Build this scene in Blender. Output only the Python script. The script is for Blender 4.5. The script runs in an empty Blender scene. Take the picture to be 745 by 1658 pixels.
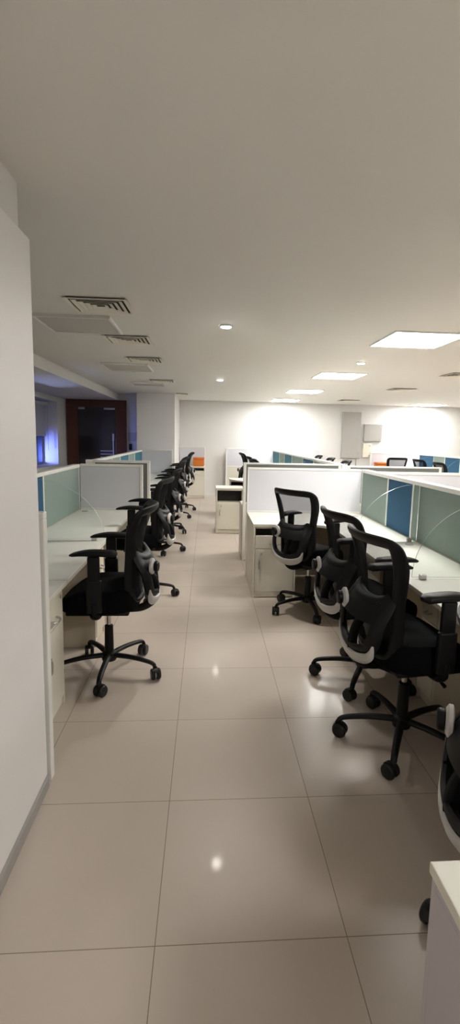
import bpy, bmesh, math, random
from mathutils import Vector, Matrix
PI = math.pi
sc = bpy.context.scene
C = sc.collection
random.seed(4)

# ------------------------------------------------------------------ materials
def nodes(name):
    m = bpy.data.materials.new(name); m.use_nodes = True
    nt = m.node_tree
    return m, nt, nt.nodes['Principled BSDF']

def mat(name, col, rough=.5, metal=0., bump=0., bscale=200., vary=0., vscale=3., spec=None, coat=0.):
    m, nt, b = nodes(name)
    b.inputs['Base Color'].default_value = (*col, 1)
    b.inputs['Roughness'].default_value = rough
    b.inputs['Metallic'].default_value = metal
    if spec is not None: b.inputs['Specular IOR Level'].default_value = spec
    if coat: b.inputs['Coat Weight'].default_value = coat
    tc = nt.nodes.new('ShaderNodeTexCoord')
    if vary:
        n = nt.nodes.new('ShaderNodeTexNoise'); n.inputs['Scale'].default_value = vscale
        n.inputs['Detail'].default_value = 4
        r = nt.nodes.new('ShaderNodeMix'); r.data_type = 'RGBA'
        r.inputs['A'].default_value = (*[c*(1-vary) for c in col], 1)
        r.inputs['B'].default_value = (*[min(1, c*(1+vary)) for c in col], 1)
        nt.links.new(tc.outputs['Object'], n.inputs['Vector'])
        nt.links.new(n.outputs['Fac'], r.inputs['Factor'])
        nt.links.new(r.outputs['Result'], b.inputs['Base Color'])
    if bump:
        n = nt.nodes.new('ShaderNodeTexNoise'); n.inputs['Scale'].default_value = bscale
        bp = nt.nodes.new('ShaderNodeBump'); bp.inputs['Strength'].default_value = bump
        bp.inputs['Distance'].default_value = .002
        nt.links.new(tc.outputs['Object'], n.inputs['Vector'])
        nt.links.new(n.outputs['Fac'], bp.inputs['Height'])
        nt.links.new(bp.outputs['Normal'], b.inputs['Normal'])
    return m

def emit(name, col, s):
    m, nt, b = nodes(name)
    b.inputs['Base Color'].default_value = (.9, .9, .9, 1)
    b.inputs['Emission Color'].default_value = (*col, 1)
    b.inputs['Emission Strength'].default_value = s
    return m

M = {}
M['wall'] = mat('wall_paint', (.72, .715, .705), .7, bump=.05, vary=.015)
M['ceil'] = mat('ceiling_paint', (.74, .725, .69), .8, bump=.04)
M['soffit'] = mat('soffit_paint', (.70, .69, .67), .7)
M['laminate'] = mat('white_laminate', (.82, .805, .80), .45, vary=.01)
M['lavender'] = mat('lavender_grey_laminate', (.47, .43, .45), .5)
M['skirt'] = mat('grey_skirting', (.34, .33, .31), .5)
M['frame'] = mat('ivory_aluminium', (.78, .775, .74), .35)
M['board'] = mat('white_board', (.63, .63, .675), .3)
M['beige'] = mat('beige_laminate', (.62, .56, .45), .45, vary=.03, vscale=2)
M['ivory'] = mat('ivory_laminate', (.72, .685, .585), .42, vary=.02, vscale=2)
M['top'] = mat('cream_worktop', (.80, .79, .73), .28)
M['topedge'] = mat('worktop_edge', (.70, .67, .58), .4)
M['green'] = mat('sage_fabric', (.235, .300, .275), .85, bump=.3, bscale=500, vary=.06, vscale=60)
M['grey'] = mat('grey_green_fabric', (.15, .16, .145), .9, bump=.3, bscale=500, vary=.06, vscale=60)
M['blue'] = mat('blue_fabric', (.009, .080, .175), .85, bump=.3, bscale=500, vary=.08, vscale=60)
M['teal'] = mat('teal_fabric', (.03, .15, .22), .85, bump=.3, bscale=500, vary=.08, vscale=60)
M['black'] = mat('black_plastic', (.004, .004, .0045), .48, spec=.25)
M['fabric'] = mat('black_seat_fabric', (.003, .003, .0035), .95, bump=.3, bscale=600, spec=.08)
M['rubber'] = mat('black_caster', (.006, .006, .006), .45, spec=.35)
M['steel'] = mat('chrome', (.55, .54, .52), .2, 1.)
M['dark'] = mat('dark_recess', (.03, .028, .025), .8)
M['lightgrey'] = mat('light_grey_plastic', (.52, .51, .49), .4)
M['palegrey'] = mat('grey_enamel', (.40, .39, .37), .5)
M['metal'] = mat('satin_metal', (.5, .49, .47), .35, .8)
M['orange'] = mat('orange_card', (.56, .15, .012), .6)
M['wood'] = mat('mahogany_veneer', (.085, .024, .012), .35, vary=.3, vscale=5)
M['ventmetal'] = mat('vent_enamel', (.80, .76, .66), .5)
M['panel'] = mat('hatch_board', (.53, .50, .46), .7)
M['lamp'] = emit('lamp_diffuser', (1., .98, .935), 13.0)
M['spot'] = emit('downlight_lens', (1., .95, .88), 90.0)

def mk_mesh_fabric():
    m, nt, b = nodes('chair_mesh_fabric')
    b.inputs['Base Color'].default_value = (.006, .006, .0065, 1); b.inputs['Roughness'].default_value = .8; b.inputs['Specular IOR Level'].default_value = .2
    tr = nt.nodes.new('ShaderNodeBsdfTransparent'); mx = nt.nodes.new('ShaderNodeMixShader')
    tc = nt.nodes.new('ShaderNodeTexCoord')
    ck = nt.nodes.new('ShaderNodeTexNoise'); ck.inputs['Scale'].default_value = 260
    mr = nt.nodes.new('ShaderNodeMapRange')
    mr.inputs['From Min'].default_value = .3; mr.inputs['From Max'].default_value = .7
    mr.inputs['To Min'].default_value = .30; mr.inputs['To Max'].default_value = .52
    nt.links.new(tc.outputs['Object'], ck.inputs['Vector'])
    nt.links.new(ck.outputs['Fac'], mr.inputs['Value'])
    nt.links.new(mr.outputs['Result'], mx.inputs[0])
    nt.links.new(tr.outputs[0], mx.inputs[1]); nt.links.new(b.outputs[0], mx.inputs[2])
    nt.links.new(mx.outputs[0], nt.nodes['Material Output'].inputs['Surface'])
    return m
M['mesh'] = mk_mesh_fabric()

def mk_glass(name, col, tr=.9, rough=.02):
    m, nt, b = nodes(name)
    t = nt.nodes.new('ShaderNodeBsdfTransparent'); t.inputs['Color'].default_value = (*col, 1)
    g = nt.nodes.new('ShaderNodeBsdfGlossy'); g.inputs['Roughness'].default_value = rough
    g.inputs['Color'].default_value = (.9, .95, .93, 1)
    f = nt.nodes.new('ShaderNodeFresnel'); f.inputs['IOR'].default_value = 1.18
    mx = nt.nodes.new('ShaderNodeMixShader')
    nt.links.new(f.outputs[0], mx.inputs[0]); nt.links.new(t.outputs[0], mx.inputs[1]); nt.links.new(g.outputs[0], mx.inputs[2])
    nt.links.new(mx.outputs[0], nt.nodes['Material Output'].inputs['Surface'])
    return m
M['glass'] = mk_glass('clear_glass', (.965, .985, .975))
M['glassedge'] = mat('polished_glass_edge', (.42, .52, .48), .12)
M['doorglass'] = mat('smoked_glass', (.028, .022, .024), .06)
M['winglass'] = mk_glass('tinted_window_glass', (.8, .85, 1.))

def mk_floor():
    m, nt, b = nodes('vitrified_tiles')
    N = nt.nodes.new; L = nt.links.new
    tc = N('ShaderNodeTexCoord'); sx = N('ShaderNodeSeparateXYZ'); L(tc.outputs['Object'], sx.inputs[0])
    def mth(op, a, c=None):
        n = N('ShaderNodeMath'); n.operation = op
        for i, v in enumerate((a, c)):
            if v is None: continue
            if isinstance(v, (int, float)): n.inputs[i].default_value = v
            else: L(v, n.inputs[i])
        return n.outputs[0]
    ds = []; cells = []
    for ax, off in (('X', .1387), ('Y', -1.9071)):
        t = mth('DIVIDE', mth('ADD', sx.outputs[ax], off + 60), .6)
        fr = mth('FRACT', t); cells.append(mth('FLOOR', t))
        ds.append(mth('MINIMUM', fr, mth('SUBTRACT', 1., fr)))
    d = mth('MINIMUM', ds[0], ds[1])
    g = mth('LESS_THAN', d, .0024)
    cx = N('ShaderNodeCombineXYZ'); L(cells[0], cx.inputs[0]); L(cells[1], cx.inputs[1])
    wn = N('ShaderNodeTexWhiteNoise'); L(cx.outputs[0], wn.inputs['Vector'])
    nz = N('ShaderNodeTexNoise'); nz.inputs['Scale'].default_value = 1.5; nz.inputs['Detail'].default_value = 5; nz.inputs['Distortion'].default_value = .3
    L(tc.outputs['Object'], nz.inputs['Vector'])
    f = mth('ADD', mth('MULTIPLY', nz.outputs['Fac'], .8), mth('MULTIPLY', wn.outputs['Value'], .25))
    rp = N('ShaderNodeMix'); rp.data_type = 'RGBA'
    rp.inputs['A'].default_value = (.445, .380, .326, 1); rp.inputs['B'].default_value = (.60, .525, .458, 1)
    L(f, rp.inputs['Factor'])
    mx = N('ShaderNodeMix'); mx.data_type = 'RGBA'; L(g, mx.inputs['Factor'])
    L(rp.outputs['Result'], mx.inputs['A']); mx.inputs['B'].default_value = (.22, .18, .145, 1)
    L(mx.outputs['Result'], b.inputs['Base Color'])
    n2 = N('ShaderNodeTexNoise'); n2.inputs['Scale'].default_value = 5; L(tc.outputs['Object'], n2.inputs['Vector'])
    r = mth('ADD', mth('MULTIPLY', n2.outputs['Fac'], .05), .30)
    r2 = mth('ADD', r, mth('MULTIPLY', g, .4)); L(r2, b.inputs['Roughness'])
    b.inputs['Specular IOR Level'].default_value = .5
    b.inputs['Coat Weight'].default_value = .055; b.inputs['Coat Roughness'].default_value = .07
    return m
M['floor'] = mk_floor()

# ------------------------------------------------------------------ mesh helpers
def link(o, parent=None, smooth=None):
    C.objects.link(o)
    if parent: o.parent = parent
    return o

def obj(name, bm, material, parent=None, smooth=False):
    me = bpy.data.meshes.new(name)
    bmesh.ops.recalc_face_normals(bm, faces=bm.faces[:])
    bm.to_mesh(me); bm.free()
    mats = material if isinstance(material, (list, tuple)) else [material]
    for m in mats: me.materials.append(M[m] if isinstance(m, str) else m)
    if smooth:
        for p in me.polygons: p.use_smooth = True
        try: me.set_sharp_from_angle(angle=math.radians(38))
        except Exception: pass
    o = bpy.data.objects.new(name, me)
    return link(o, parent)

def add_box(bm, x0, x1, y0, y1, z0, z1, bev=0., seg=2, mi=0):
    t = bmesh.new()
    bmesh.ops.create_cube(t, size=1)
    bmesh.ops.scale(t, vec=(x1-x0, y1-y0, z1-z0), verts=t.verts)
    bmesh.ops.translate(t, vec=((x0+x1)/2, (y0+y1)/2, (z0+z1)/2), verts=t.verts)
    if bev: bmesh.ops.bevel(t, geom=t.edges[:], offset=bev, segments=seg, profile=.5, affect='EDGES')
    merge(bm, t, mi)

def merge(bm, t, mi=0, mtx=None):
    vs = {}
    for v in t.verts: vs[v] = bm.verts.new(mtx @ v.co if mtx else v.co)
    for f in t.faces:
        try: nf = bm.faces.new([vs[v] for v in f.verts]); nf.material_index = mi
        except ValueError: pass
    t.free()

def box(x0, x1, y0, y1, z0, z1, bev=0., seg=2):
    bm = bmesh.new(); add_box(bm, x0, x1, y0, y1, z0, z1, bev, seg); return bm

def add_rings(bm, rings, cap=True, closed=False, mi=0):
    R = [[bm.verts.new(p) for p in r] for r in rings]
    n = len(R[0]); K = len(R)
    for i in range(K if closed else K-1):
        a, b = R[i], R[(i+1) % K]
        for j in range(n):
            f = bm.faces.new((a[j], a[(j+1) % n], b[(j+1) % n], b[j])); f.material_index = mi
    if cap and not closed:
        for r in (R[0], R[-1]):
            f = bm.faces.new(r); f.material_index = mi

def add_tube(bm, pts, r, n=10, closed=False, mi=0, flat=1., up=Vector((0, 0, 1))):
    pts = [Vector(p) for p in pts]; K = len(pts); rings = []
    for i, p in enumerate(pts):
        if closed: d = pts[(i+1) % K] - pts[i-1]
        else: d = pts[min(i+1, K-1)] - pts[max(i-1, 0)]
        d.normalize()
        u = up if abs(d.dot(up)) < .95 else Vector((0, 1, 0)) if abs(d.y) < .9 else Vector((1, 0, 0))
        s = d.cross(u).normalized(); w = s.cross(d).normalized()
        rr = r[i] if isinstance(r, (list, tuple)) else r
        rings.append([p + s*rr*math.cos(2*PI*k/n) + w*rr*flat*math.sin(2*PI*k/n) for k in range(n)])
    add_rings(bm, rings, True, closed, mi)

def add_lathe(bm, prof, n=20, mtx=None, mi=0):
    rings = [[Vector((r*math.cos(2*PI*k/n), r*math.sin(2*PI*k/n), z)) for k in range(n)] for r, z in prof]
    if mtx: rings = [[mtx @ p for p in r] for r in rings]
    add_rings(bm, rings, True, False, mi)

def add_prism(bm, poly, z0, z1, mi=0, mtx=None):
    lo = [Vector((x, y, z0)) for x, y in poly]; hi = [Vector((x, y, z1)) for x, y in poly]
    if mtx: lo = [mtx @ p for p in lo]; hi = [mtx @ p for p in hi]
    add_rings(bm, [lo, hi], True, False, mi)

def catmull(pts, per=6, closed=False):
    pts = [Vector(p) for p in pts]; out = []; K = len(pts)
    for i in range(K if closed else K-1):
        g = (lambda j: pts[j % K]) if closed else (lambda j: pts[max(0, min(K-1, j))])
        p0, p1, p2, p3 = g(i-1), g(i), g(i+1), g(i+2)
        for k in range(per):
            t = k/per
            out.append(.5*((2*p1) + (p2-p0)*t + (2*p0-5*p1+4*p2-p3)*t*t + (3*p1-p0-3*p2+p3)*t**3))
    if not closed: out.append(pts[-1])
    return out

def tag(o, label, cat, group=None):
    o['label'] = label; o['category'] = cat
    if group: o['group'] = group
    return o

def thing(name, label, cat, loc=(0, 0, 0), rz=0., group=None):
    o = bpy.data.objects.new(name, None); C.objects.link(o)
    o.empty_display_size = .1
    o.location = loc; o.rotation_euler = (0, 0, rz)
    return tag(o, label, cat, group)

def struct(name, bm, m, parent=None, smooth=False):
    o = obj(name, bm, m, parent, smooth)
    if not parent: o['kind'] = 'structure'
    return o

def dup(root, loc, rz, label, group=None):
    r = root.copy(); C.objects.link(r); r.location = loc; r.rotation_euler = (0, 0, rz); r['label'] = label
    if group: r['group'] = group
    for ch in list(root.children):
        c = ch.copy(); C.objects.link(c); c.parent = r
        for g in list(ch.children):
            d = g.copy(); C.objects.link(d); d.parent = c
    return r

# ------------------------------------------------------------------ room shell
H = 2.44; YB = 12.6; XR = 9.0; YN = -3.2; XWIN = -3.13; YD = 11.2; XW = -.692
struct('floor', box(-4.2, XR+.2, YN-.2, YB+.3, -.12, 0), 'floor')
bm = bmesh.new(); add_box(bm, -1.97, XR+.2, YN-.2, YB+.3, H, H+.12)
struct('ceiling', bm, 'ceil')
struct('trim_1', box(-4.2, -1.97, 1.7, YB+.3, 2.30, H+.12), 'soffit')        # dropped soffit over the window side
struct('wall_back', box(-1.6, XR+.2, YB, YB+.2, 0, H), 'wall')
struct('wall_right', box(XR, XR+.2, YN, YB, 0, H), 'wall')
struct('wall_near', box(-1.0, XR, YN-.2, YN, 0, H), 'wall')
# left wall block: tall laminated face, short set-back top band
struct('wall_left', box(-1.0, XW, YN, 1.93, 0, H), 'wall')
bm = box(-1.0, XW+.006, YN+.01, 2.028, .05, 2.285, .003)
struct('wall_left_cladding', bm, 'laminate')
struct('wall_passage', box(-4.2, -1.0, 1.7, 1.9, 0, 2.30), 'wall')
struct('baseboard_left', box(XW-.1, XW+.018, YN+.01, 2.015, 0, .052, .002), 'skirt')
struct('baseboard_back', box(-.69, XR, YB-.014, YB, 0, .08, .002), 'frame')
bm = box(-4.2, -1.97, YD, YD+.2, 0, 2.30); add_box(bm, -1.97, -1.5, YD, YD+.2, 0, H); struct('wall_door', bm, 'wall')
struct('pillar', box(-1.51, -.692, 10.72, YB, 0, H, .004), 'laminate')  # lighter laminate than the wall paint, its colour making up for weak light
# window wall with a deep recess
bm = bmesh.new()
y0, y1, zs, zt = 7.3, 10.56, .89, 2.20
for a in ((1.9, y0, 0, 2.3), (y1, YD, 0, 2.3), (y0, y1, 0, zs), (y0, y1, zt, 2.3)):
    add_box(bm, -3.55, XWIN, a[0], a[1], a[2], a[3])
struct('wall_window', bm, 'wall')
w = bpy.data.objects.new('window_1', None); C.objects.link(w); w['kind'] = 'structure'; w.location = (-3.47, (y0+y1)/2, zs)
hw = (y1-y0)/2; hh = zt-zs
bm = bmesh.new()
for a in ((-hw, -hw+.05, 0, hh), (hw-.05, hw, 0, hh), (-.025, .025, 0, hh)): add_box(bm, -.03, .03, a[0], a[1], a[2], a[3], .004)
for z in (0, hh-.05): add_box(bm, -.03, .03, -hw+.05, hw-.05, z, z+.05, .004)
obj('window_frame', bm, mat('blue_grey_frame', (.10, .11, .20), .4), w)
obj('pane', box(-.006, .006, -hw+.04, hw-.04, .04, hh-.04), 'winglass', w)
# roller blind pulled most of the way down
bl = thing('roller_blind', 'grey roller blind pulled half down in the recess of the left window', 'blind', (-3.33, (y0+y1)/2, zs))
bm = bmesh.new(); add_tube(bm, [(0, -hw+.05, hh-.06), (0, hw-.05, hh-.06)], .035, 16); obj('roller', bm, 'lightgrey', bl, True)
obj('blind_fabric', box(-.004, .004, -hw+.06, hw-.16, .62, hh-.06), mat('blind_cloth', (.42, .42, .50), .9, bump=.2), bl)
obj('bottom_bar', box(-.012, .012, -hw+.06, hw-.16, .595, .62, .004), 'lightgrey', bl)
bm = bmesh.new(); add_tube(bm, [(.03, hw-.10, hh-.08), (.03, hw-.10, .3)], .006, 8); obj('pull_chain', bm, 'lightgrey', bl, True)

# dark timber door set with smoked glass leaf
d = bpy.data.objects.new('door_1', None); C.objects.link(d); d['kind'] = 'structure'; d.location = (-2.45, YD, 0)
bm = bmesh.new()
add_box(bm, -.655, -.415, -.05, 0, 0, 2.30, .004); add_box(bm, .41, .655, -.05, 0, 0, 2.30, .004)
add_box(bm, -.415, .41, -.05, 0, 2.14, 2.30, .004)
obj('door_frame', bm, 'wood', d)
leaf = obj('door_leaf', box(-.41, .405, -.025, -.010, .012, 2.135, .002), 'doorglass', d)
bm = bmesh.new(); add_tube(bm, [(.365, -.06, .85), (.365, -.06, 1.52)], .014, 10)
for z in (.95, 1.42): add_tube(bm, [(.365, -.06, z), (.365, -.022, z)], .008, 8)
obj('door_handle', bm, 'lightgrey', d, True)
bm = bmesh.new(); add_box(bm, .345, .385, -.068, -.048, 1.40, 1.56, .006); obj('handle_grip', bm, 'lightgrey', d)
for x0, x1 in ((-.40, -.26), (.16, .40)):
    obj('patch_fitting', box(x0, x1, -.036, -.004, 2.085, 2.13, .003), 'metal', d)
obj('frosted_stripe', box(.07, .36, -.028, -.0245, 1.16, 1.18), 'palegrey', d)
for z in (1.02, 1.09): obj('frosted_stripe', box(.07, .36, -.028, -.0245, z, z+.02), 'palegrey', d)
tag(obj('notice_sheet', box(-1.775, -1.56, YD-.004, YD+.002, 1.40, 1.60), 'lightgrey'), 'pale grey notice sheet on the wall strip right of the dark door', 'notice')
ar = thing('card_reader', 'small black access card reader on the wall beside the dark door', 'card reader', (-1.715, YD, 1.2))
obj('reader_body', box(-.032, .032, -.03, .003, 0, .14, .008), 'black', ar); obj('reader_face', box(-.022, .022, -.033, -.029, .06, .125, .001), 'dark', ar)

# ------------------------------------------------------------------ ceiling fittings
def lamp(x, y, label, sx=.64, sy=.66):
    t = thing('ceiling_light', label, 'ceiling light', (x, y, H), 0, 'square ceiling light panels')
    bm = bmesh.new(); f = .016
    for a in ((-sx/2, sx/2, -sy/2, -sy/2+f), (-sx/2, sx/2, sy/2-f, sy/2), (-sx/2, -sx/2+f, -sy/2+f, sy/2-f), (sx/2-f, sx/2, -sy/2+f, sy/2-f)):
        add_box(bm, a[0], a[1], a[2], a[3], -.014, -.0005, .002)
    obj('lamp_frame', bm, 'frame', t)
    obj('diffuser', box(-sx/2+f, sx/2-f, -sy/2+f, sy/2-f, -.010, -.0005), 'lamp', t)
LX = 1.845
for y, l in ((4.34, 'largest square ceiling light, nearest the camera above the right-hand desks'),
             (6.92, 'square ceiling light, second in the row going back from the largest one'),
             (9.36, 'square ceiling light, third in the row towards the back wall'),
             (11.68, 'square ceiling light at the far end of the row, just before the back wall')):
    lamp(LX, y, l)
lamp(5.48, 11.95, 'square ceiling light at the right edge, above the bright patch of back wall', .74)
for y, l in ((9.4, 'square ceiling light over the far right desks, nearer than the one by the back wall'), (6.9, 'square ceiling light over the right desks, middle of its row'), (4.3, 'square ceiling light over the right desks, nearest end of its row')):
    lamp(5.48, y, l)
for x, y, l in ((5.48, 1.8, 'square ceiling light at the near right of the room'), (LX, -.6, 'added square ceiling light behind the camera, unseen fill for the near floor')):  # the lamp behind the camera is added to brighten near floor and left wall
    lamp(x, y, l)

def downlight(x, y, label):
    t = thing('downlight', label, 'downlight', (x, y, H), 0, 'small round downlights')
    bm = bmesh.new(); add_lathe(bm, [(.040, -.001), (.058, -.001), (.058, -.006), (.044, -.012), (.040, -.008)], 24); obj('trim_ring', bm, 'frame', t, True)
    bm = bmesh.new(); add_lathe(bm, [(.040, -.001), (.040, -.010), (.03, -.016), (.004, -.018)], 24); obj('lens', bm, 'spot', t, True)
downlight(.145, 4.08, 'larger glowing downlight over the aisle, nearer the camera')
downlight(.20, 7.85, 'smaller glowing downlight over the aisle, farther back')
downlight(1.785, 5.72, 'glowing downlight between the two nearest square ceiling lights')

def vent(x0, x1, y0, y1, label, parts=True):
    cx, cy = (x0+x1)/2, (y0+y1)/2; hx, hy = (x1-x0)/2, (y1-y0)/2
    t = thing('air_vent', label, 'air vent', (cx, cy, H), 0, 'square ceiling air vents')
    obj('vent_plenum', box(-hx+.02, hx-.02, -hy+.02, hy-.02, -.004, -.0008), 'dark', t)
    def ring(a, b, zo, zi):
        bm = bmesh.new()
        o = [(-hx*a, -hy*a), (hx*a, -hy*a), (hx*a, hy*a), (-hx*a, hy*a)]
        i = [(-hx*b, -hy*b), (hx*b, -hy*b), (hx*b, hy*b), (-hx*b, hy*b)]
        rs = []
        for k in range(4):
            rs.append([Vector((*o[k], zo)), Vector((*i[k], zi)), Vector((*i[k], zi+.003)), Vector((*o[k], zo+.003))])
        add_rings(bm, rs, False, True)
        return bm
    obj('vent_rim', ring(1., .87, -.014, -.012), 'ventmetal', t)
    for k, a in enumerate((.80, .62, .44, .26)):
        obj('louvre', ring(a, a-.125, -.016, -.007), 'ventmetal', t)
for i, (y0_, y1_, l) in enumerate(((3.38, 3.79, 'largest louvred air vent, nearest on the left ceiling'),
        (4.60, 5.01, 'louvred air vent, second from the camera in the left ceiling row'),
        (5.82, 6.24, 'louvred air vent, third from the camera in the left ceiling row'),
        (8.08, 8.48, 'louvred air vent, fourth back in the left ceiling row, past the third hatch'),
        (10.55, 10.95, 'tiny louvred air vent at the far end of the left row, by the pillar top'))):
    vent(-.955 if i < 4 else -.68, -.535 if i < 4 else -.40, y0_, y1_, l)
vent(3.18, 3.62, 8.30, 8.68, 'louvred air vent right of the second square light, left of the frame-edge light')
vent(3.03, 3.50, 11.05, 11.45, 'louvred air vent near the back wall above the tall grey panel')
vent(3.17, 3.6, 6.25, 6.65, 'louvred air vent half cut by the right picture edge')
def hatch(x0, x1, y0, y1, label):
    cx, cy = (x0+x1)/2, (y0+y1)/2; hx, hy = (x1-x0)/2, (y1-y0)/2
    t = thing('ceiling_hatch', label, 'ceiling hatch', (cx, cy, H), 0, 'square ceiling hatches')
    bm = bmesh.new(); f = .018
    for a in ((-hx, hx, -hy, -hy+f), (-hx, hx, hy-f, hy), (-hx, -hx+f, -hy+f, hy-f), (hx-f, hx, -hy+f, hy-f)):
        add_box(bm, a[0], a[1], a[2], a[3], -.022, -.0006, .002)
    obj('hatch_frame', bm, 'frame', t); obj('hatch_cover', box(-hx+f, hx-f, -hy+f, hy-f, -.016, -.0006), 'panel', t)
hatch(-1.335, -.745, 3.9, 4.48, 'flat grey ceiling hatch nearest the camera, below the largest vent')
hatch(-1.335, -.75, 6.36, 7.0, 'flat grey ceiling hatch in the middle of the left row')
hatch(-1.31, -.745, 8.62, 9.05, 'flat grey ceiling hatch farthest back, above the pillar')

# ------------------------------------------------------------------ screens, worktops, cabinets, glass
def end_screen(name, label, x0, x1, y, z1, front, group, t=.045, below=.735, back='board', post_l=True, post_r=True, post=.035, lower='beige', z0=0., rail=.03):
    """screen across the aisle: frame posts, top rail, upper panel two faces, lower panel"""
    L = x1-x0
    r = thing(name, label, 'office screen', (x0, y, z0), 0, group); z1 = z1-z0; below -= z0
    obj('top_rail', box(0, L, 0, t, z1-rail, z1, .004), 'frame', r)
    if post_l: obj('post', box(0, post, 0, t, 0, z1-rail, .004), 'frame', r)
    if post_r: obj('post', box(L-post, L, 0, t, 0, z1-rail, .004), 'frame', r)
    a = post if post_l else 0; b = L-post if post_r else L
    obj('upper_panel', box(a, b, .006, t/2, below+.012, z1-rail), front, r)
    obj('rear_panel', box(a, b, t/2, t-.006, below+.012, z1-rail), back, r)
    if below > .1:
        obj('lower_panel', box(a, b, .006, t-.006, .06, below-.012), lower, r)
        obj('middle_rail', box(a, b, .003, t-.003, below-.012, below+.012, .002), 'frame', r)
        obj('foot_rail', box(a, b, .003, t-.003, .012, .06, .002), 'frame', r)
    return r

def spine(label, x, y0, y1, z1, cuts, group, t=.06, rail=.035, below=.735):
    """long screen along the aisle: cuts = list of (ya, yb, material)"""
    r = thing('spine_screen', label, 'office screen', (x, y0, 0), 0, group)
    L = y1-y0
    obj('top_rail', box(-.004, t+.004, 0, L, z1-rail, z1, .005), 'frame', r)
    obj('lower_panel', box(.008, t-.008, 0, L, .06, below), 'beige', r)
    obj('foot_rail', box(.004, t-.004, 0, L, .01, .06, .002), 'frame', r)
    ys = set()
    for a, b, m in cuts:
        obj('fabric_panel', box(.006, t-.006, a-y0+.014, b-y0-.014, below, z1-rail), m, r); ys.add(round(a-y0, 3)); ys.add(round(b-y0, 3))
    for v in sorted(ys):
        obj('post', box(.001, t-.001, max(0, v-.014), min(L, v+.014), below, z1-rail, .003), 'frame', r)
    return r

def worktop(label, poly, group, z=.73, th=.026, gable=None):
    """poly in world x,y; origin at its first corner"""
    ox, oy = poly[0]
    r = thing('worktop', label, 'desk top', (ox, oy, z-th), 0, group)
    bm = bmesh.new(); t = bmesh.new()
    add_prism(t, [(x-ox, y-oy) for x, y in poly], 0, th)
    bmesh.ops.recalc_face_normals(t, faces=t.faces[:])
    side = [e for e in t.edges if abs(e.verts[0].co.z-e.verts[1].co.z) < 1e-6]
    bmesh.ops.bevel(t, geom=side, offset=.0025, segments=2, profile=.5, affect='EDGES')
    merge(bm, t)
    for f in bm.faces:
        f.normal_update()
        if abs(f.normal.z) < .5: f.material_index = 1
    obj('top_board', bm, ['top', 'topedge'], r)
    if gable:
        ys = [p[1]-oy for p in poly]
        for a in (min(ys)+.03, max(ys)-.055): obj('side_panel', box(gable[0]-ox, gable[1]-ox, a, a+.025, th-z, 0, .002), 'beige', r)
    return r

def grommet(x, y, label, z=.73):
    bm = bmesh.new(); add_lathe(bm, [(.034, .0), (.034, .004), (.028, .006), (.004, .006)], 20)
    o = obj('cable_grommet', bm, 'palegrey', None, True); o.location = (x, y, z); tag(o, label, 'cable grommet', 'desk cable grommets')

def glass(label, xs, xf, y, z0=.73, z1=1.205, t=.006):
    """quarter-ellipse glass: tall at the spine xs, falling to the desk front xf"""
    r = thing('glass_divider', label, 'glass divider', (xs, y, z0), 0, 'curved glass dividers')
    a = xf-xs; h = z1-z0-.012; N = 26
    arc = [(a*math.sin(PI/2*k/N), .012+h*math.cos(PI/2*k/N)) for k in range(N+1)]
    poly = [(0, .012)] + arc
    bm = bmesh.new()
    rings = [[Vector((u, -t/2, v)) for u, v in poly], [Vector((u, t/2, v)) for u, v in poly]]
    add_rings(bm, rings, True)
    bm.faces.ensure_lookup_table(); bm.normal_update()
    for f in bm.faces:
        if abs(f.normal.y) < .5 and f.calc_center_median().x*a > 1e-6 and f.calc_center_median().z > .0125: f.material_index = 1
    obj('glass_pane', bm, ['glass', 'glassedge'], r)
    for u in (.12, .86):
        bm = bmesh.new(); add_box(bm, a*u-.02, a*u+.02, -.014, .014, 0, .03, .004); obj('glass_clamp', bm, 'metal', r)
    return r

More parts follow.
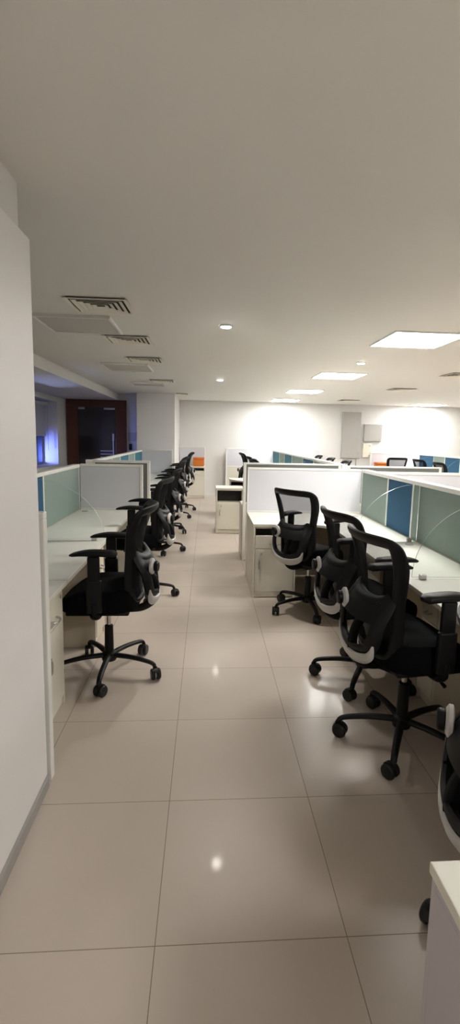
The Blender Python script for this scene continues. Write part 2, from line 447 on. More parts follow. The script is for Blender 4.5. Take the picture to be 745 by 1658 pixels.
def cabinet(label, x0, x1, y0, y1, z1, face, group, style='drawer', z0=0., side='ivory', hinge=1):
    """face 'y-' : fronts look to -y, 'x+' to +x, 'x-' to -x.  local: width w along x, depth along y, front at y=0"""
    if face == 'y-': loc = (x0, y0, z0); rz = 0; w = x1-x0; dp = y1-y0
    elif face == 'x+': loc = (x1, y0, z0); rz = PI/2; w = y1-y0; dp = x1-x0
    else: loc = (x0, y1, z0); rz = -PI/2; w = y1-y0; dp = x1-x0
    r = thing('pedestal_cabinet', label, 'cabinet', loc, rz, group)
    bm = bmesh.new(); s = .018
    add_box(bm, 0, s, 0, dp, .0, z1, .002); add_box(bm, w-s, w, 0, dp, .0, z1, .002)
    add_box(bm, s, w-s, .012, dp, z1-s, z1, .001); add_box(bm, s, w-s, .02, dp, .06, .06+s); add_box(bm, s, w-s, dp-s, dp, .06+s, z1-s)
    add_box(bm, s, w-s, .012, dp-s, 0.006, .058)
    gap = {'drawer': .085, 'tight': .02, 'shelf': .21, 'plain': .03}[style]
    zt_ = z1-gap
    if style == 'shelf': add_box(bm, s, w-s, .01, dp-s, zt_-s+.004, zt_+.004)
    obj('carcass', bm, side, r)
    if style in ('drawer', 'shelf'):
        obj('gap_shade_sheet', box(s, w-s, dp*.55, dp*.6, zt_+.005, z1-s), 'dark', r)  # dark sheet inside the open gap, its black shade put in as colour
    if style in ('drawer', 'tight'):
        zd = zt_-(.13 if style == 'drawer' else .17)
        dr = obj('drawer', box(s+.002, w-s-.002, -.004, .014, zd+.004, zt_, .002), side, r)
        bm = bmesh.new(); add_tube(bm, catmull([(w*.38, -.004, zd+.055), (w*.40, -.028, zd+.05), (w*.5, -.034, zd+.046), (w*.60, -.028, zd+.05), (w*.62, -.004, zd+.055)], 4), .006, 8); obj('handle', bm, 'metal', dr, True)
        bm = bmesh.new(); add_lathe(bm, [(.011, 0), (.011, .004), (.004, .005)], 16, Matrix.Translation((w*.86, -.004, zt_-.03)) @ Matrix.Rotation(PI/2, 4, 'X')); obj('lock', bm, 'palegrey', dr, True)
    else: zd = zt_-.012
    do = obj('cabinet_door', box(s+.002, w-s-.002, -.004, .014, .065, zd, .002), side, r)
    bm = bmesh.new(); hx = w*.15; zh = zd-.20
    add_tube(bm, catmull([(hx, -.004, zh), (hx-.004, -.026, zh+.012), (hx-.008, -.032, zh+.05), (hx-.004, -.026, zh+.088), (hx, -.004, zh+.10)], 4), .006, 8); obj('handle', bm, 'metal', do, True)
    bm = bmesh.new(); add_lathe(bm, [(.011, 0), (.011, .004), (.004, .005)], 16, Matrix.Translation((w*.19, -.004, zd-.045)) @ Matrix.Rotation(PI/2, 4, 'X')); obj('lock', bm, 'palegrey', do, True)
    return r

GE = 'white end screens'; GS = 'coloured spine screens'; GW = 'cream worktops'; GC = 'ivory pedestal cabinets'
# ---- right cluster (nearest)
AX = 1.725; AF = 1.185
spine('sage and blue spine screen behind the nearest right-hand desks', AX, .12, 5.28, 1.225,
      [(4.50, 5.28, 'green'), (3.93, 4.50, 'blue'), (2.745, 3.93, 'green'), (2.15, 2.745, 'blue'), (1.0, 2.15, 'green'), (.12, 1.0, 'blue')], GS)
end_screen('end_screen', 'white end screen above the desk behind the chair turned toward the corner', .452, AX-.002, 5.285, 1.222, 'board', GE, post_r=False, post=.012, rail=.022)
end_screen('end_screen', 'white end screen on the far side of the sage and blue right-hand screen', AX+.062, 3.0, 5.285, 1.200, 'board', GE, post_l=False)
rc = .17; n = 8
inner = [(AF-rc+rc*math.sin(PI/2*k/n), 4.545-rc+rc*math.cos(PI/2*k/n)) for k in range(n+1)]
worktop('cream corner worktop under the white end screen, over the two-door ivory cabinet', [(.456, 4.545)] + inner + [(AF, 3.802), (AX, 3.802), (AX, 5.283), (.456, 5.283)], GW)
worktop('cream worktop between the two curved glass dividers on the right', [(AF, 2.748), (AX, 2.748), (AX, 3.798), (AF, 3.798)], GW)
worktop('cream worktop at the right edge, nearer than the large glass divider', [(AF, 1.692), (AX, 1.692), (AX, 2.744), (AF, 2.744)], GW)
inner = [(AF-rc+rc*math.sin(PI/2*k/n), .83+rc-rc*math.cos(PI/2*k/n)) for k in range(n+1)]
worktop('cream corner worktop at the bottom right of the photo', [(.452, .12), (AX, .12), (AX, 1.688), (AF, 1.688)] + inner[::-1] + [(.452, .83)], GW)
cabinet('ivory cabinet with drawer and door under the corner worktop below the white end screen', .460, .878, 4.548, 5.25, .703, 'y-', GC)
cabinet('lavender-grey cabinet side at the bottom right corner, nearest the camera', .456, .875, .13, .826, .703, 'x+', GC, side='lavender')
for (a, b, l) in ((2.52, 2.735, 'cabinet darkened to beige for under-desk shade, behind the base of the nearest full right chair'), (3.46, 3.785, 'cabinet darkened to beige for under-desk shade, behind the middle right chair')):
    cabinet(l, 1.31, 1.70, a, b, .703, 'x-', GC, style='tight', side='beige')  # beige instead of ivory, so the deeper desk shadow sits in the colour
glass('large curved glass divider at the right picture edge', AX, AF+.05, 2.746)
glass('curved glass divider on the right desks, near the blue panel', AX, AF+.03, 3.80)
grommet(1.615, 5.08, 'cable grommet in the right corner worktop near the white end screen')
grommet(1.625, 3.70, 'cable grommet in the right worktop below the blue panel')

# ---- left cluster (nearest)
LS = -1.36; LF = -.775
spine('sage and blue spine screen behind the nearest left-hand desks', LS-.06, 2.095, 5.33, 1.225,
      [(4.165, 5.33, 'green'), (3.57, 4.165, 'blue'), (2.7, 3.57, 'green'), (2.095, 2.7, 'blue')], GS)
end_screen('end_screen', 'white end screen standing on the nearest left-hand desk row', LS+.002, -.690, 5.335, 1.228, 'board', GE, post_l=False, post=.03, rail=.025)
end_screen('end_screen', 'end screen seen edge-on as a pale strip beside the white left wall', LS-.06, -.675, 2.048, 1.222, 'board', GE)
worktop('cream worktop below the left white end screen', [(LF, 3.772), (LF, 5.333), (LS, 5.333), (LS, 3.772)], GW)
worktop('cream worktop in front of the nearest left chair', [(LF, 2.722), (LF, 3.768), (LS, 3.768), (LS, 2.722)], GW)
worktop('cream worktop half hidden behind the white left wall', [(LF, 2.094), (LF, 2.718), (LS, 2.718), (LS, 2.094)], GW)
cabinet('ivory pedestal with lock and drawer right beside the white left wall', -1.30, -.803, 2.36, 2.712, .703, 'x+', GC, style='tight')
cabinet('beige pedestal under the left desk behind the nearest left chair base', -1.30, -.790, 3.45, 3.76, .703, 'x+', GC, style='tight', side='beige')
cabinet('ivory pedestal under the left desk beyond the second left chair', -1.30, -.790, 5.0, 5.31, .703, 'x+', GC, style='tight')
glass('curved glass divider on the left desks beside the nearest left chair', LS, LF-.005, 3.77)
grommet(-1.285, 5.22, 'cable grommet on the left worktop at the foot of the white end screen')

# ---- second left cluster
end_screen('end_screen', 'grey-green end screen with white frame right behind the first left-hand white screen', -1.40, -.697, 6.08, 1.232, 'grey', 'grey-green framed end screens', rail=.03)
tag(obj('screen_post', box(-1.475, -1.402, 6.07, 6.13, 0, 1.235, .004), 'frame'), 'white square post at the left end of the left grey-green screen', 'post')
spine('teal and pale spine screen of the second left-hand desk row', -1.42, 6.135, 10.47, 1.235,
      [(9.42, 10.47, 'teal'), (8.70, 9.42, 'green'), (7.84, 8.70, 'teal'), (7.17, 7.84, 'green'), (6.135, 7.17, 'green')], GS)
end_screen('end_screen', 'white end screen in front of the pillar at the far left', -1.36, -.72, 10.475, 1.245, 'board', GE, post_l=False)
for a, b, l in ((6.135, 7.58, 'cream worktop right behind the left grey-green end screen'), (7.585, 9.03, 'cream worktop in the middle of the second left desk row'), (9.035, 10.47, 'cream worktop in front of the pillar-side white screen')):
    worktop(l, [(LF, a), (LF, b), (LS, b), (LS, a)], GW)
for a, l in ((6.86, 'ivory pedestal at the near end of the second left desk row'), (8.24, 'ivory pedestal in the middle of the second left desk row'), (9.6, 'ivory pedestal at the pillar end of the second left desk row')):
    cabinet(l, -1.28, -.80, a, a+.34, .703, 'x+', GC, style='tight')
# ---- small desk by the back wall
end_screen('end_screen', 'white end screen against the back wall behind the orange box on the left', -.68, -.022, 12.53, 1.285, 'board', GE, post_l=False)
worktop('small cream worktop carrying the left orange box by the back wall', [(-.683, 12.12), (-.03, 12.12), (-.03, 12.525), (-.683, 12.525)], GW, z=.80)
cabinet('plain ivory cabinet under the left orange box by the back wall', -.487, -.037, 12.13, 12.52, .774, 'y-', GC, style='drawer')
def orange_box(label, x0, x1, y0, y1, z, h):
    r = thing('storage_box', label, 'box', ((x0+x1)/2, (y0+y1)/2, z), 0, 'orange boxes')
    w, dp = (x1-x0)/2, (y1-y0)/2
    obj('box_body', box(-w*.97, w*.97, -dp*.96, dp*.96, 0, h*.78, .02, 3), 'orange', r, True)
    obj('box_lid', box(-w, w, -dp, dp, h*.78, h, .015, 3), 'orange', r, True)
orange_box('orange box on the small cabinet at the end of the left aisle', -.33, -.05, 12.18, 12.46, .80, .215)

# ---- second right cluster
end_screen('end_screen', 'grey-green end screen in a white frame facing the aisle behind the nearest right cluster', .460, 1.685, 5.98, 1.238, 'grey', 'grey-green framed end screens', rail=.020)
end_screen('end_screen', 'grey-green framed end screen showing as a low dark strip above the right-hand desks', 1.768, 2.985, 5.98, 1.222, 'grey', 'grey-green framed end screens', rail=.020)
tag(obj('screen_post', box(1.69, 1.764, 5.97, 6.04, 0, 1.235, .004), 'frame'), 'white square post between the two right grey-green screens', 'post')
BX = 1.70
spine('teal, blue and pale spine screen running back to the far wall on the right', BX, 6.045, 12.42, 1.235,
      [(11.30, 12.42, 'teal'), (10.57, 11.30, 'green'), (9.63, 10.57, 'teal'), (8.53, 9.63, 'green'), (7.65, 8.53, 'blue'), (6.045, 7.65, 'green')], GS)
end_screen('end_screen', 'white and beige end screen by the back wall behind two black chairs', .495, 1.698, 12.43, 1.262, 'board', GE, below=.80, lower='ivory', post_r=False)
end_screen('end_screen', 'white end screen by the back wall right of the long teal spine screen', 1.762, 2.95, 12.43, 1.262, 'board', GE, below=.80, lower='ivory', post_l=False)
BF = 1.185
for a, b, l in ((6.03, 7.6, 'cream worktop just behind the right grey-green end screen'), (10.62, 12.425, 'cream worktop by the back wall left of the teal spine screen')):
    worktop(l, [(BF, a), (BX, a), (BX, b), (BF, b)], GW, gable=(1.46, 1.68))
worktop('cream worktop with a pointed corner over the aisle, left of the teal spine screen', [(.455, 9.40), (.68, 9.05), (BF, 8.9), (BF, 7.605), (BX, 7.605), (BX, 10.61), (BF, 10.61), (BF, 9.75), (.455, 9.75)], GW)
cabinet('ivory pedestal under the pointed worktop by the aisle', .47, .86, 9.36, 9.74, .70, 'y-', GC)
for a, b, l in ((6.05, 8.1, 'cream worktop behind the right grey-green strip screen'), (8.105, 10.2, 'cream worktop on the far side of the teal spine screen'), (10.205, 12.42, 'cream worktop on the far side of the teal spine, by the back wall')):
    worktop(l, [(1.765, a), (2.28, a), (2.28, b), (1.765, b)], GW, gable=(1.78, 1.98))
cabinet('ivory cabinet with open dark shelf standing alone by the aisle', .165, .60, 7.71, 8.10, .712, 'y-', GC, style='shelf')
worktop('cream top of the open-shelf cabinet by the aisle', [(.158, 7.70), (.607, 7.70), (.607, 8.105), (.158, 8.105)], GW, z=.738)
cabinet('ivory cabinet side peeping out behind the right grey-green end screen', .455, .87, 6.085, 6.45, .703, 'y-', GC, style='plain')
for y, l in ((7.6, 'curved glass divider nearest along the long teal spine screen'), (9.3, 'curved glass divider midway along the long teal spine screen'), (10.9, 'curved glass divider at the far end of the long teal spine screen')):
    glass(l, BX, BF+.03, y)

# ---- far right cluster
DX = 5.56
spine('bright blue and sage spine screen at the far right edge', DX, 8.2, 12.42, 1.215,
      [(11.60, 12.42, 'blue'), (11.04, 11.60, 'green'), (10.34, 11.04, 'blue'), (9.3, 10.34, 'green'), (8.2, 9.3, 'blue')], GS)
end_screen('end_screen', 'white end screen by the back wall left of the bright blue far-right panels', 4.26, DX-.002, 12.43, 1.225, 'board', GE, post_r=False)
for a, b, l in ((8.2, 10.0, 'cream worktop at the near end of the far right desks'), (10.005, 12.42, 'cream worktop at the back end of the far right desks')):
    worktop(l, [(5.0, a), (DX, a), (DX, b), (5.0, b)], GW, gable=(5.33, 5.54))
worktop('cream return worktop under the right orange box', [(4.28, 12.02), (4.995, 12.02), (4.995, 12.42), (4.28, 12.42)], GW)
cabinet('ivory cabinet under the right orange box', 4.30, 4.70, 12.04, 12.40, .703, 'y-', GC)
orange_box('orange box on the far right desk beside a chair back', 4.33, 4.64, 12.10, 12.36, .73, .25)
glass('curved glass divider on the blue panel at the far right edge', DX, 5.03, 10.0)
glass('curved glass divider on the first blue far-right panel', DX, 5.03, 11.5)

# ------------------------------------------------------------------ enclosures on the back wall
def wallbox(label, x0, x1, z0, z1, dp, group, m='palegrey', knob='right'):
    w = x1-x0; h = z1-z0
    r = thing('wall_cabinet', label, 'wall cabinet', (x0, YB, z0), 0, group)
    obj('housing', box(0, w, -dp, -.001, 0, h, .004), m, r)
    obj('cover_door', box(.012, w-.012, -dp-.012, -dp, .012, h-.012, .003), m, r)
    for zz in (.15, .85):
        bm = bmesh.new(); add_lathe(bm, [(.018, 0), (.018, .012), (.004, .014)], 14, Matrix.Translation((w-.05, -dp-.012, h*zz)) @ Matrix.Rotation(PI/2, 4, 'X')); obj('latch', bm, 'metal', r, True)
    return r
G = 'grey wall enclosures'
wallbox('tall grey electrical panel on the back wall', 3.51, 4.0, 1.05, 2.25, .06, G)
wallbox('small grey electrical panel on the back wall right of the tall one', 4.09, 4.57, 1.50, 1.945, .06, G)
wallbox('smallest ivory switch panel under the small grey panel', 4.08, 4.31, 1.08, 1.45, .05, G, 'ivory')
bm = bmesh.new(); add_tube(bm, [(3.93, YB-.02, 0), (3.93, YB-.02, 1.05)], .014, 10)
tag(obj('conduit', bm, 'palegrey', None, True), 'thin grey conduit running down the back wall from the tall panel', 'pipe')

# ------------------------------------------------------------------ office chair (faces +y)
INNER = [(.40, -.205), (.50, -.205), (.70, -.206), (.80, -.216), (.90, -.230), (1.0, -.256), (1.12, -.312), (1.2, -.35)]
OUTER = [(.40, -.245), (.50, -.285), (.55, -.308), (.62, -.322), (.70, -.316), (.76, -.285), (.81, -.240), (.90, -.22)]
def prof(P, z):
    for (a, ya), (b, yb) in zip(P, P[1:]):
        if a <= z <= b: return ya+(yb-ya)*(z-a)/(b-a)
    return P[0][1] if z < P[0][0] else P[-1][1]
def S(u, z, off=0., P=INNER):
    y = sum(prof(P, z+d) for d in (-.03, -.015, 0, .015, .03))/5
    k = .068 if P is INNER else .075
    return Vector((u, y + k*(u/.22)**2 + off, z))

def loop2d(ctrl, per=6): return [(p.x, p.y) for p in catmull([(a, b, 0) for a, b in ctrl], per, True)]
def frame_loop(bm, ctrl, wid, thk, off=0., n=10, P_=None):
    P = loop2d(ctrl); K = len(P); rings = []
    for i in range(K):
        (xa, za), (xb, zb) = P[i-1], P[(i+1) % K]
        d = Vector((xb-xa, zb-za)).normalized(); nrm = Vector((d.y, -d.x))
        u, z = P[i]; ww = wid(u, z) if callable(wid) else wid; r = []
        tk = thk(u, z) if callable(thk) else thk
        for k in range(n):
            a = 2*PI*k/n
            e = S(u + nrm.x*ww*math.cos(a), z + nrm.y*ww*math.cos(a), off, P_ or INNER)
            e.y += tk*math.sin(a); r.append(e)
        rings.append(r)
    add_rings(bm, rings, False, True)

UP = [(-.10, 1.098), (.10, 1.098), (.185, 1.094), (.212, 1.080), (.216, 1.045), (.208, .97), (.192, .89), (.178, .81), (.172, .72), (.168, .63), (.155, .555), (.10, .525), (-.10, .525), (-.155, .555), (-.168, .63), (-.172, .72), (-.178, .81), (-.192, .89), (-.208, .97), (-.216, 1.045), (-.212, 1.080), (-.185, 1.094)]
LO = [(-0.084, .800), (0.084, .800), (0.147, .815), (0.169, .770), (0.173, .70), (0.164, .63), (0.130, .580), (0.065, .555), (0, .548), (-0.065, .555), (-0.130, .580), (-0.164, .63), (-0.173, .70), (-0.169, .770), (-0.147, .815)]

def patch(bm, rows, off, th=.004, P=None):
    """rows: list of (z, halfwidth); a curved sheet of thickness th on the back surface"""
    nx = 14
    for o_, flip in ((off, False), (off+th, True)):
        g = [[bm.verts.new(S(-hw+2*hw*i/nx, z, o_, P or INNER)) for i in range(nx+1)] for z, hw in rows]
        for a, b in zip(g, g[1:]):
            for i in range(nx):
                q = (a[i], a[i+1], b[i+1], b[i]); bm.faces.new(q[::-1] if flip else q)

def build_chair(lift=0.):
    t = thing('office_chair', 'x', 'office chair', (0, 0, 0), 0, 'black mesh-back swivel chairs')
    # seat cushion: superellipse rings with a waterfall front
    bm = bmesh.new(); rings = []
    N = 40
    for z, s in ((.478, .88), (.474, .95), (.486, .99), (.52, 1.0), (.565, .995), (.595, .975), (.613, .93), (.622, .82), (.622, .5)):
        r = []
        for k in range(N):
            a = 2*PI*k/N; c, sn = math.cos(a), math.sin(a)
            x = .245*s*math.copysign(abs(c)**.55, c); y = .24*s*math.copysign(abs(sn)**.55, sn)
            drop = .085*max(0., (y-.03)/.21)**1.7
            zz = z - drop*max(0., (z-.478)/.144) - (.010*(1-(x/.245)**2) if z > .61 else 0)
            r.append(Vector((x*(1-.06*max(0, -y/.24)), y+.03, zz+lift)))
        rings.append(r)
    add_rings(bm, rings, True); obj('seat', bm, 'fabric', t, True)
    bm = bmesh.new(); add_box(bm, -.20, .20, -.16, .22, .452+lift, .480+lift, .01); obj('seat_pan', bm, 'black', t, True)
    # backrest
    def sh(bm):
        bmesh.ops.translate(bm, vec=(0, 0, lift), verts=bm.verts); return bm
    bm = bmesh.new(); frame_loop(bm, UP, lambda u, z: .022 + .006*max(0, (z-.9)/.2), lambda u, z: .020 + .010*min(1, max(0, (1.09-z)/.1)), .004)
    add_tube(bm, [S(u, .787+.010*(u/.17)**2, -.002) for u in [(-.17+.34*q/12) for q in range(13)]], .016, 10)
    fr = obj('backrest_frame', sh(bm), 'black', t, True)
    bm = bmesh.new(); frame_loop(bm, LO, lambda u, z: .023 + .009*(abs(u) > .14), .020, 0., 10, OUTER); patch(bm, [(.705, .160), (.73, .166), (.77, .164), (.805, .150)], -.010, .012, OUTER); obj('lumbar_frame', sh(bm), 'black', fr, True)
    bm = bmesh.new(); patch(bm, [(z, .195 - .03*max(0, (.95-z)/.17) + .012*max(0, (z-.95)/.12)) for z in (.785, .82, .86, .90, .94, .98, 1.02, 1.06, 1.085)], .004)
    obj('backrest_mesh', sh(bm), 'mesh', t, True)
    bm = bmesh.new(); patch(bm, [(.54, .145), (.58, .155), (.64, .16), (.69, .165), (.74, .166), (.785, .168)], -.004, .014); obj('lumbar_pad', sh(bm), 'black', t, True)
    # single adjusting knob on the left rear
    kx = -.122; kz = .748
    p = S(kx, kz, -.018, OUTER); q = Matrix.Translation(p) @ Matrix.Rotation(math.radians(-10), 4, 'Z') @ Matrix.Rotation(PI/2, 4, 'X')
    bm = bmesh.new(); add_lathe(bm, [(.042, 0), (.050, .004), (.050, .016), (.038, .024), (.02, .026)], 24, q)
    kn = obj('lumbar_knob', sh(bm), 'lightgrey', t, True)
    bm = bmesh.new(); add_lathe(bm, [(.028, .024), (.034, .028), (.034, .044), (.028, .050), (.004, .051)], 20, q); obj('knob_cap', sh(bm), 'black', kn, True)
    # pale crescent trim round the bottom
    ctrl = [(-.182, .612), (-.172, .580), (-.147, .545), (-.085, .516), (0, .505), (.085, .516), (.147, .545), (.172, .580), (.182, .612)]
    P = catmull([(a, b, 0) for a, b in ctrl], 5); rings = []
    for i, p in enumerate(P):
        d = (P[min(i+1, len(P)-1)] - P[max(i-1, 0)]).normalized(); nrm = Vector((d.y, -d.x))
        s = math.sin(PI*i/(len(P)-1)); ww = .004+.027*s**1.5; r = []
        for k in range(10):
            a = 2*PI*k/10
            e = S(p.x + nrm.x*ww*math.cos(a), p.y + nrm.y*ww*math.cos(a), -.020, OUTER); e.y += (.004+.015*s)*math.sin(a); r.append(e)
        rings.append(r)
    bm = bmesh.new(); add_rings(bm, rings, True); obj('back_trim', sh(bm), 'lightgrey', t, True)
    # bracket from mechanism up to the back
    bm = bmesh.new(); add_tube(bm, catmull([(0, .0, .435), (0, -.15, .432), (0, -.225, .445), (0, -.285, .49), (0, -.300, .56), (0, -.285, .64), (0, -.225, .72)], 5), .026, 10, flat=.6, up=Vector((1, 0, 0))); obj('back_bracket', sh(bm), 'black', t, True)
    # arms
    for s in (-1, 1):
        bm = bmesh.new()
        add_tube(bm, catmull([(s*.10, .03, .455), (s*.22, .03, .457), (s*.258, .03, .48), (s*.268, .03, .56)], 5), .030, 12, flat=.55, up=Vector((0, 1, 0)).cross(Vector((1, 0, 0))))
        add_box(bm, s*.268-.017, s*.268+.017, -.015, .075, .50, .70, .010, 3)
        add_box(bm, s*.268-.013, s*.268+.013, -.005, .065, .68, .842, .008, 3)
        am = obj('armrest', sh(bm), 'black', t, True)
        bm = bmesh.new(); rings = []
        for k in range(15):
            f = k/14; y = -.105+.275*f
            w_ = .042*(max(0., 1-(2*f-.9)**4*.55) if f > .45 else max(0., 1-(1-2*f-.1)**6*.5))
            if k in (0, 14): w_ *= .55
            h_ = .019*(1-.5*max(0, f-.55)/.45); zc = .857-.010*max(0, (f-.6)/.4)**2+.006*math.sin(PI*f)
            if k in (0, 14): h_ *= .5
            rings.append([Vector((s*.262+w_*math.copysign(abs(math.cos(2*PI*j/16))**.7, math.cos(2*PI*j/16)), y, zc+h_*math.copysign(abs(math.sin(2*PI*j/16))**.8, math.sin(2*PI*j/16)))) for j in range(16)])
        add_rings(bm, rings, True); obj('arm_pad', sh(bm), 'black', am, True)
    # mechanism, lever, tension knob
    bm = bmesh.new(); add_box(bm, -.075, .075, -.10, .15, .405+lift, .456+lift, .012, 3); me = obj('tilt_mechanism', bm, 'black', t, True)
    bm = bmesh.new(); add_tube(bm, [(.07, .05, .43+lift), (.20, .06, .425+lift), (.235, .065, .415+lift)], [.006, .006, .010], 8); obj('lever', bm, 'black', me, True)
    bm = bmesh.new(); add_lathe(bm, [(.022, 0), (.026, .006), (.026, .045), (.018, .052)], 14, Matrix.Translation((0, .145, .43+lift)) @ Matrix.Rotation(-PI/2, 4, 'X')); obj('tension_knob', bm, 'black', me, True)
    # gas lift
    bm = bmesh.new(); add_lathe(bm, [(.014, .30), (.014, .41+lift)], 16); gl = obj('gas_lift', bm, 'steel', t, True)
    bm = bmesh.new(); add_lathe(bm, [(.030, .11), (.029, .20), (.027, .318), (.015, .325)], 18); obj('lift_sleeve', bm, 'black', gl, True)
    bm = bmesh.new(); add_lathe(bm, [(.03, .078), (.046, .085), (.050, .105), (.044, .135), (.030, .145)], 20); bh = obj('base_hub', bm, 'black', t, True)
    return t

def chair_legs(t, a0):
    for k in range(5):
        a = a0 + k*2*PI/5; R = Matrix.Rotation(a, 4, 'Z')
        pts = catmull([(.03, 0, .118), (.15, 0, .120), (.265, 0, .108), (.312, 0, .094), (.325, 0, .066)], 5)
        bm = bmesh.new(); add_tube(bm, pts, [.021 - .006*min(1, i/15) for i in range(len(pts))], 10, flat=.8)
        bmesh.ops.transform(bm, matrix=R, verts=bm.verts); lg = obj('leg', bm, 'black', t, True)
        sw = Matrix.Rotation(a + (1.1, -.5, 2.2, .4, -.4)[k], 4, 'Z'); T = Matrix.Translation(R @ Vector((.325, 0, 0)))
        bm = bmesh.new()
        for s in (-1, 1):
            q = T @ sw @ Matrix.Translation((-.014, s*.006, .036)) @ Matrix.Rotation(-s*PI/2, 4, 'X')
            add_lathe(bm, [(.006, 0), (.033, .001), (.036, .005), (.036, .018), (.031, .024), (.008, .025)], 18, q)
        q = T @ sw
        hood = [(.040*math.cos(b)-.014, .040*math.sin(b)+.036) for b in [PI*(.02+.13*i) for i in range(7)]]
        rings = [[Vector((x, y, z)) for x, z, y in ((hx, hz, -.012), (hx, hz, .012), (hx*.86, hz*.90, .012), (hx*.86, hz*.90, -.012))] for hx, hz in hood]
        add_rings(bm, [[q @ p for p in r] for r in rings], True)
        add_lathe(bm, [(.009, .05), (.009, .075)], 10, T)
        obj('caster', bm, 'rubber', lg, True)
    return t

proto = {}
def chair(x, y, face, base, label, lift=0.):
    """face: heading in degrees from +x; base: heading of one leg in degrees from +x (world)"""
    rz = math.radians(face-90); a0 = math.radians(base) - rz
    key = (lift, round(a0 % (2*PI/5), 1))
    if lift not in proto:
        t = build_chair(lift); proto[lift] = t
        t.location = (x, y, 0); t.rotation_euler = (0, 0, rz); t['label'] = label
        chair_legs(t, a0); return t
    src = proto[lift]
    r = src.copy(); C.objects.link(r); r.location = (x, y, 0); r.rotation_euler = (0, 0, rz); r['label'] = label
    da = a0 - src.get('_a0', 0)
    for ch in list(src.children):
        c = ch.copy(); C.objects.link(c); c.parent = r
        for g in list(ch.children):
            d_ = g.copy(); C.objects.link(d_); d_.parent = c
        if c.name.startswith('leg'): c.rotation_euler = (0, 0, a0 - src_a0[lift])
    return r
src_a0 = {}
def place(x, y, face, base, label, lift=0.):
    if lift not in src_a0: src_a0[lift] = math.radians(base) - math.radians(face-90)
    return chair(x, y, face, base, label, lift)

place(-.62, 3.08, 180, 198, 'nearest left swivel chair, beside the white wall and the left desk')
place(-.62, 4.62, 177, 215, 'second left swivel chair, half hidden by the nearest left one', .04)
place(-.635, 6.48, 180, 215, 'third left swivel chair, level with the left grey-green end screen')
place(-.63, 7.80, 182, 190, 'fourth left swivel chair along the left desk row', .04)
place(-.64, 9.15, 178, 210, 'fifth left swivel chair along the left desk row', .04)
place(-.565, 10.18, 180, 205, 'farthest left swivel chair, its back just left of the orange box', .09)
place(1.03, 2.29, 8, 242, 'nearest full right swivel chair, overlapping the chair behind it')
place(1.045, 2.95, 10, 240, 'middle right swivel chair, partly behind the nearest right one')
place(.93, 4.20, 36, 201, 'right swivel chair turned toward the corner desk, mesh back fully visible')
place(1.02, 1.165, -16, 151, 'swivel chair cut by the right picture edge, only knob and one caster showing', -.06)
place(1.02, 10.5, 2, 200, 'farther of the black chairs by the back white and beige screen', .09)
place(1.02, 8.60, 0, 210, 'black chair just right of the farther one, above the grey-green frame', .09)
place(1.03, 7.72, -3, 195, 'black chair lowest behind the top edge of the right grey-green end screen', .09)
place(2.40, 11.3, 180, 200, 'chair top farthest back beyond the teal spine screen', .04)
place(2.38, 10.1, 180, 190, 'chair top in the middle beyond the teal spine screen', .04)
place(2.37, 8.9, 180, 215, 'chair top nearest beyond the teal spine, above the screen post', .04)
place(4.32, 11.0, 92, 200, 'chair facing the back wall next to the right orange box', .04)
place(4.73, 10.1, 5, 200, 'chair right of the one facing the back wall, at the far right desks', .04)
place(4.58, 8.85, -2, 200, 'chair top at the right end of the dark grey-green strip', .04)

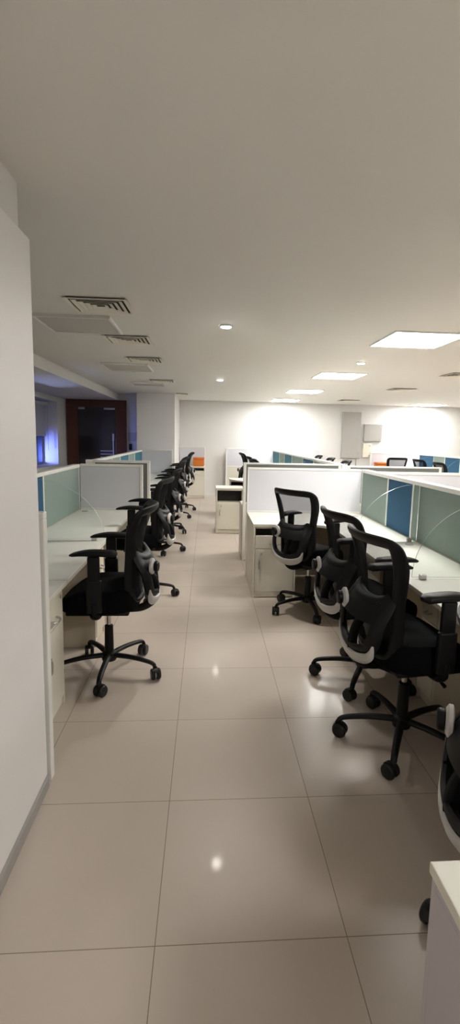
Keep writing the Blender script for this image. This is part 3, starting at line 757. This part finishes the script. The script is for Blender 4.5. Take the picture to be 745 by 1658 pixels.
# ------------------------------------------------------------------ camera
cam = bpy.data.cameras.new('camera'); co = bpy.data.objects.new('camera', cam); C.objects.link(co)
yaw, pit, rol, f = .0695, .1329, .0219, 786.469
c_, s_ = math.cos, math.sin
fw = Vector((s_(yaw)*c_(pit), c_(yaw)*c_(pit), -s_(pit)))
r0 = Vector((c_(yaw), -s_(yaw), 0)); u0 = r0.cross(fw)
r_ = r0*c_(rol)+u0*s_(rol); u_ = u0*c_(rol)-r0*s_(rol)
Mx = Matrix((r_, u_, -fw)).transposed().to_4x4(); Mx.translation = Vector((0, 0, 1.5533))
co.matrix_world = Mx
cam.sensor_fit = 'VERTICAL'; cam.sensor_height = 36.; cam.lens = 36.*f/1658.
cam.shift_x = -(387.57-372.5)/1658.; cam.shift_y = (812.3-829.)/1658.
cam.clip_start = .02; cam.clip_end = 60
sc.camera = co

# ------------------------------------------------------------------ light
w = bpy.data.worlds.new('world'); sc.world = w; w.use_nodes = True
bg = w.node_tree.nodes['Background']; bg.inputs['Color'].default_value = (.010, .012, .10, 1); bg.inputs['Strength'].default_value = .6
def spot(x, y, e, ang=95):
    l = bpy.data.lights.new('downlight_beam', 'SPOT'); l.energy = e; l.spot_size = math.radians(ang); l.spot_blend = .6; l.shadow_soft_size = .04; l.color = (1, .95, .88)
    o = bpy.data.objects.new('downlight_beam', l); C.objects.link(o); o.location = (x, y, H-.025)
for x, y in ((.145, 4.08), (.20, 7.85), (1.785, 5.72)): spot(x, y, 14)
# added blue spots standing in for cold light outside the window
def outside(loc, aim, e, col, ang):
    l = bpy.data.lights.new('outside_spot', 'SPOT'); l.energy = e; l.spot_size = math.radians(ang); l.spot_blend = 1.; l.shadow_soft_size = .12; l.color = col
    o = bpy.data.objects.new('outside_spot', l); C.objects.link(o); o.location = loc
    o.rotation_euler = (Vector(aim)-Vector(loc)).to_track_quat('-Z', 'Y').to_euler()
outside((-3.9, 9.95, 1.02), (-3.36, 10.56, 1.12), 40, (.30, .36, 1.), 62)
outside((-5.0, 8.9, -.25), (-2.95, 7.7, 2.3), 95, (.60, .66, 1.), 34)

sc.view_settings.view_transform = 'Standard'; sc.view_settings.look = 'None'
sc.view_settings.exposure = 1.95; sc.view_settings.gamma = 1.; sc.view_settings.use_curve_mapping = False
sc.cycles.max_bounces = 10; sc.cycles.diffuse_bounces = 5; sc.cycles.transparent_max_bounces = 24
sc.cycles.use_denoising = True
sc.cycles.caustics_reflective = False; sc.cycles.caustics_refractive = False
